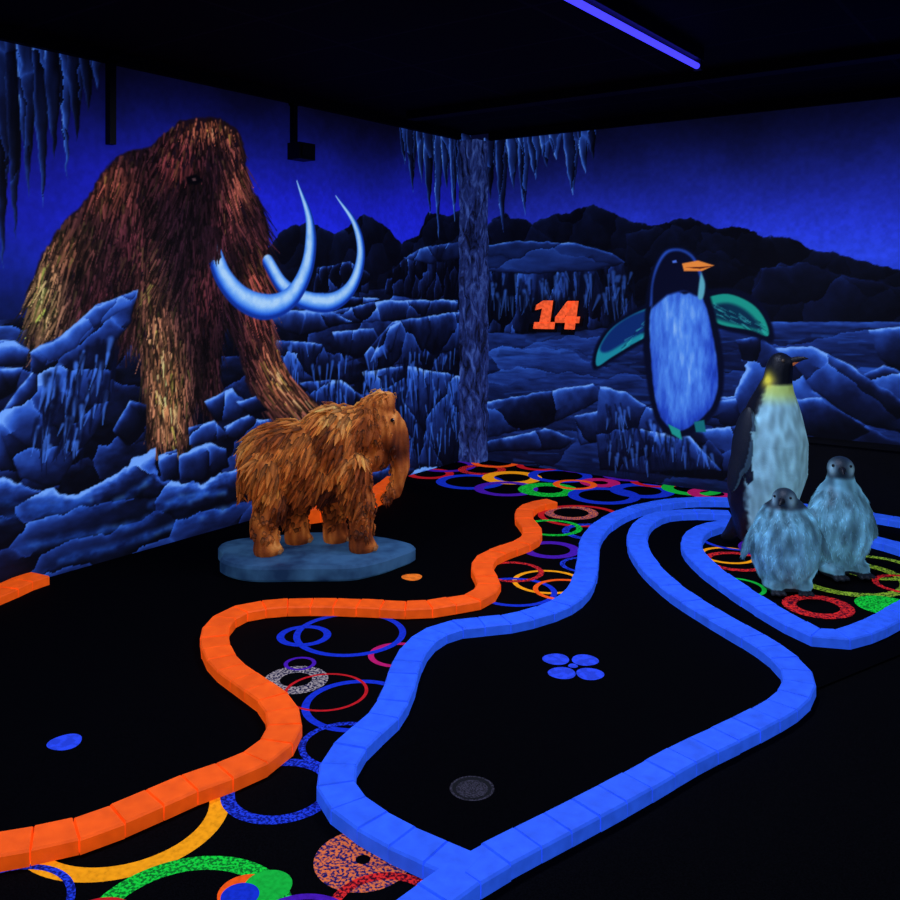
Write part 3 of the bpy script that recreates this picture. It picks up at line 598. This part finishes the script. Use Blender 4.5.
# ---- penguins
PF=attrmat('penguin_paint',dif=1.,em=.34,rough=.5,bump=.2,bscale=120,spec=.3)
def adult():
    b=Blob()
    b.chain([(-.01,0,.14,.14),(.0,0,.28,.185),(.03,0,.45,.21),(.055,0,.62,.192),(.065,0,.77,.15),(.075,0,.88,.104),(.09,0,.96,.078),(.10,0,1.03,.073),(.108,0,1.06,.066)],6,1,1.06)
    b.ell((.13,0,1.065),(.06,.045,.04),(0,-.3,0))
    b.chain([(-.12,0,.14,.06),(-.19,0,.06,.035),(-.235,0,.03,.016)],6,1,1.5)
    for s_ in(-1,1):
        b.ell((-.01,s_*.21,.64),(.065,.03,.20),(s_*.16,.10,0));b.ell((-.04,s_*.241,.48),(.045,.02,.13),(s_*.1,.18,0))
        b.ell((.06,s_*.085,.06),(.09,.07,.06))
        for a in(-.4,0,.4): b.chain([(.07,s_*.085,.03,.028),(.07+.115*math.cos(a),s_*.085+.115*math.sin(a),.016,.015)],5)
    V,N,Fc=b.mesh(.009,4);V[:,2]=np.maximum(V[:,2],0)
    C=[]
    for p,n in zip(V,N):
        x,y,z=p;ax=.02+.07*z;ang=abs(math.degrees(math.atan2(y,x-ax)))
        f=nz3(p,40)*6;white=ss(ang+f,108,94)*1.
        fl_=z>.33 and z<.86 and abs(y)>(.219 if z<.7 else .196)
        c=np.array([10,14,24.])
        wc=np.array([134,188,208.])*(.95+.25*nz3((x,y,z*.4),34))
        if z>.82: wc=wc*(1-ss(z,.82,.92)) + np.array([165,195,110.])*ss(z,.82,.92)
        if z>.94: white*=1-ss(z,.94,.96)
        c=c*(1-white)+wc*white
        ep=math.exp(-((z-.965)/.05)**2-((abs(y)-.066)/.03)**2-((x-.075)/.035)**2);c=c*(1-min(1,ep*1.4))+np.array([215,205,60.])*min(1,ep*1.4)
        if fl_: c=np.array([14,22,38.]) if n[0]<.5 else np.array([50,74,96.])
        if z<.07: c=np.array([16,18,24.])
        C.append(lin(np.clip(c,0,240)))
    M_=MB();M_.add(V,Fc,np.array(C))
    b=Blob();b.chain([(.155,0,1.07,.028),(.2,0,1.09,.018),(.235,0,1.1,.011),(.262,0,1.1,.005)],6,1,.7);V,N,Fc=b.mesh(.004,2)
    M_.add(V,Fc,np.array([lin((200,110,60)) if (p[2]<1.066+.2*(p[0]-.15) and p[0]<.24) else lin((12,12,18)) for p in V]))
    for s_ in(-1,1): sphere(M_,(.145,s_*.052,1.085),.009,(70,60,50));
    return M_
def chick(hz=0.,k=1.,turn=0.,wd=1.):
    b=Blob()
    b.chain([(-.01,0,.11,.125*wd),(.0,0,.20,.158*wd),(.01,0,.30,.148*wd),(.015,0,.38,.11*wd),(.02,0,.44,.07)],6,1,1.08)
    hx,hy=.03*math.cos(turn),.03*math.sin(turn)
    b.ell((.015+hx,hy,.485+hz),(.068,.064,.06));b.chain([(.02,0,.42,.08),(.015+hx,hy,.47+hz,.058)])
    b.ell((-.14,0,.06),(.07,.05,.03),(0,.5,0))
    for s_ in(-1,1):
        b.ell((.01,s_*.168*wd,.27),(.045,.024,.125),(s_*.42,.1,0))
        b.ell((.04,s_*.07,.04),(.08,.06,.04))
        for a in(-.4,0,.4): b.chain([(.06,s_*.07,.022,.022),(.06+.08*math.cos(a),s_*.07+.08*math.sin(a),.013,.012)],5)
    V,N,Fc=b.mesh(.0075,3)
    D=np.array([nz3((p[0],p[1],p[2]*.5),34)*.008 for p in V]);V=V+N*(D*ss(V[:,2],.04,.08)*(1-ss(V[:,2],.42,.46)))[:,None];V[:,2]=np.maximum(V[:,2],0)
    C=[]
    ct,st=math.cos(turn),math.sin(turn)
    for p,n in zip(V,N):
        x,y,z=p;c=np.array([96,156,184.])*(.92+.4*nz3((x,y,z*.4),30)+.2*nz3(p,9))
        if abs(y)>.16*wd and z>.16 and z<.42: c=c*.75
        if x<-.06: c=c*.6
        if z>.43+hz:
            lx=(x-.015)*ct+y*st;ly=-(x-.015)*st+y*ct
            dk_=np.array([24,38,52.]);wh=np.array([130,175,195.])
            f=math.exp(-((lx-.055)/.035)**2-((abs(ly)-.04)/.02)**2-((z-hz-.485)/.03)**2);f=min(1,f*1.5)
            c=c*(1-ss(z,.43+hz,.455+hz))+(dk_*(1-f)+wh*f)*ss(z,.43+hz,.455+hz)
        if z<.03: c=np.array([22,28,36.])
        C.append(lin(np.clip(c,0,235)))
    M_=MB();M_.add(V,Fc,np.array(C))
    b=Blob();z0=.487+hz;c0=.015+hx
    b.chain([(c0+.052*ct,hy+.052*st,z0,.02),(c0+.085*ct,hy+.085*st,z0-.002,.012),(c0+.11*ct,hy+.11*st,z0-.012,.005)],6);V2,N2,F2=b.mesh(.0035,2)
    M_.add(V2,F2,lin((16,20,28)))
    for s_ in(-1,1): sphere(M_,(c0+.048*ct-s_*.04*st,hy+.048*st+s_*.04*ct,z0+.018),.0075,(6,8,12))
    q=np.random.default_rng(5)
    for i in q.choice(len(Fc),2600):
        f=list(Fc[i]);p=V[f].mean(0);n=N[f].mean(0)
        if p[2]<.06 or p[2]>.43:continue
        d=np.array([0,0,-1.])+q.normal(0,.25,3);d-=n*d.dot(n);d/=np.linalg.norm(d)+1e-9;sd=np.cross(d,n);L=q.uniform(.016,.03)
        cc=C[f[0]]*q.uniform(.6,1.5);M_.add([p-sd*.003,p+sd*.003,p+d*L+n*.005],[(0,1,2)],cc)
    return M_
def place(M_,name,u,v,ang,sc_=1.,z=.0084):
    x,y=G(u,v);o=M_.obj(name,PF,smooth=True,loc=(x,y,z),rz=ang);o.scale=(sc_,)*3;return o
view=math.radians(-54.3)
place(adult(),'emperor_penguin_statue',762,551,view+math.radians(46),1.04)
place(chick(0,1,-.5,1.06),'penguin_chick_statue',785,590,view-math.radians(4),.97)
place(chick(.05,1,-.5,.96),'penguin_chick_statue',838,574,view+math.radians(12),1.08)
# ============================================================ CAMERA / WORLD
cd=bpy.data.cameras.new('camera');cd.sensor_width=36;cd.lens=F/900*36;cd.shift_y=-(450-HZ)/900;cd.clip_start=.05
co=bpy.data.objects.new('camera',cd);sc.collection.objects.link(co);co.location=(CAM[0],CAM[1],H);co.rotation_euler=(math.pi/2,0,TH);sc.camera=co
w=bpy.data.worlds.new('world');sc.world=w;w.use_nodes=True;w.node_tree.nodes['Background'].inputs[0].default_value=(.01,.01,.04,1);w.node_tree.nodes['Background'].inputs[1].default_value=.1
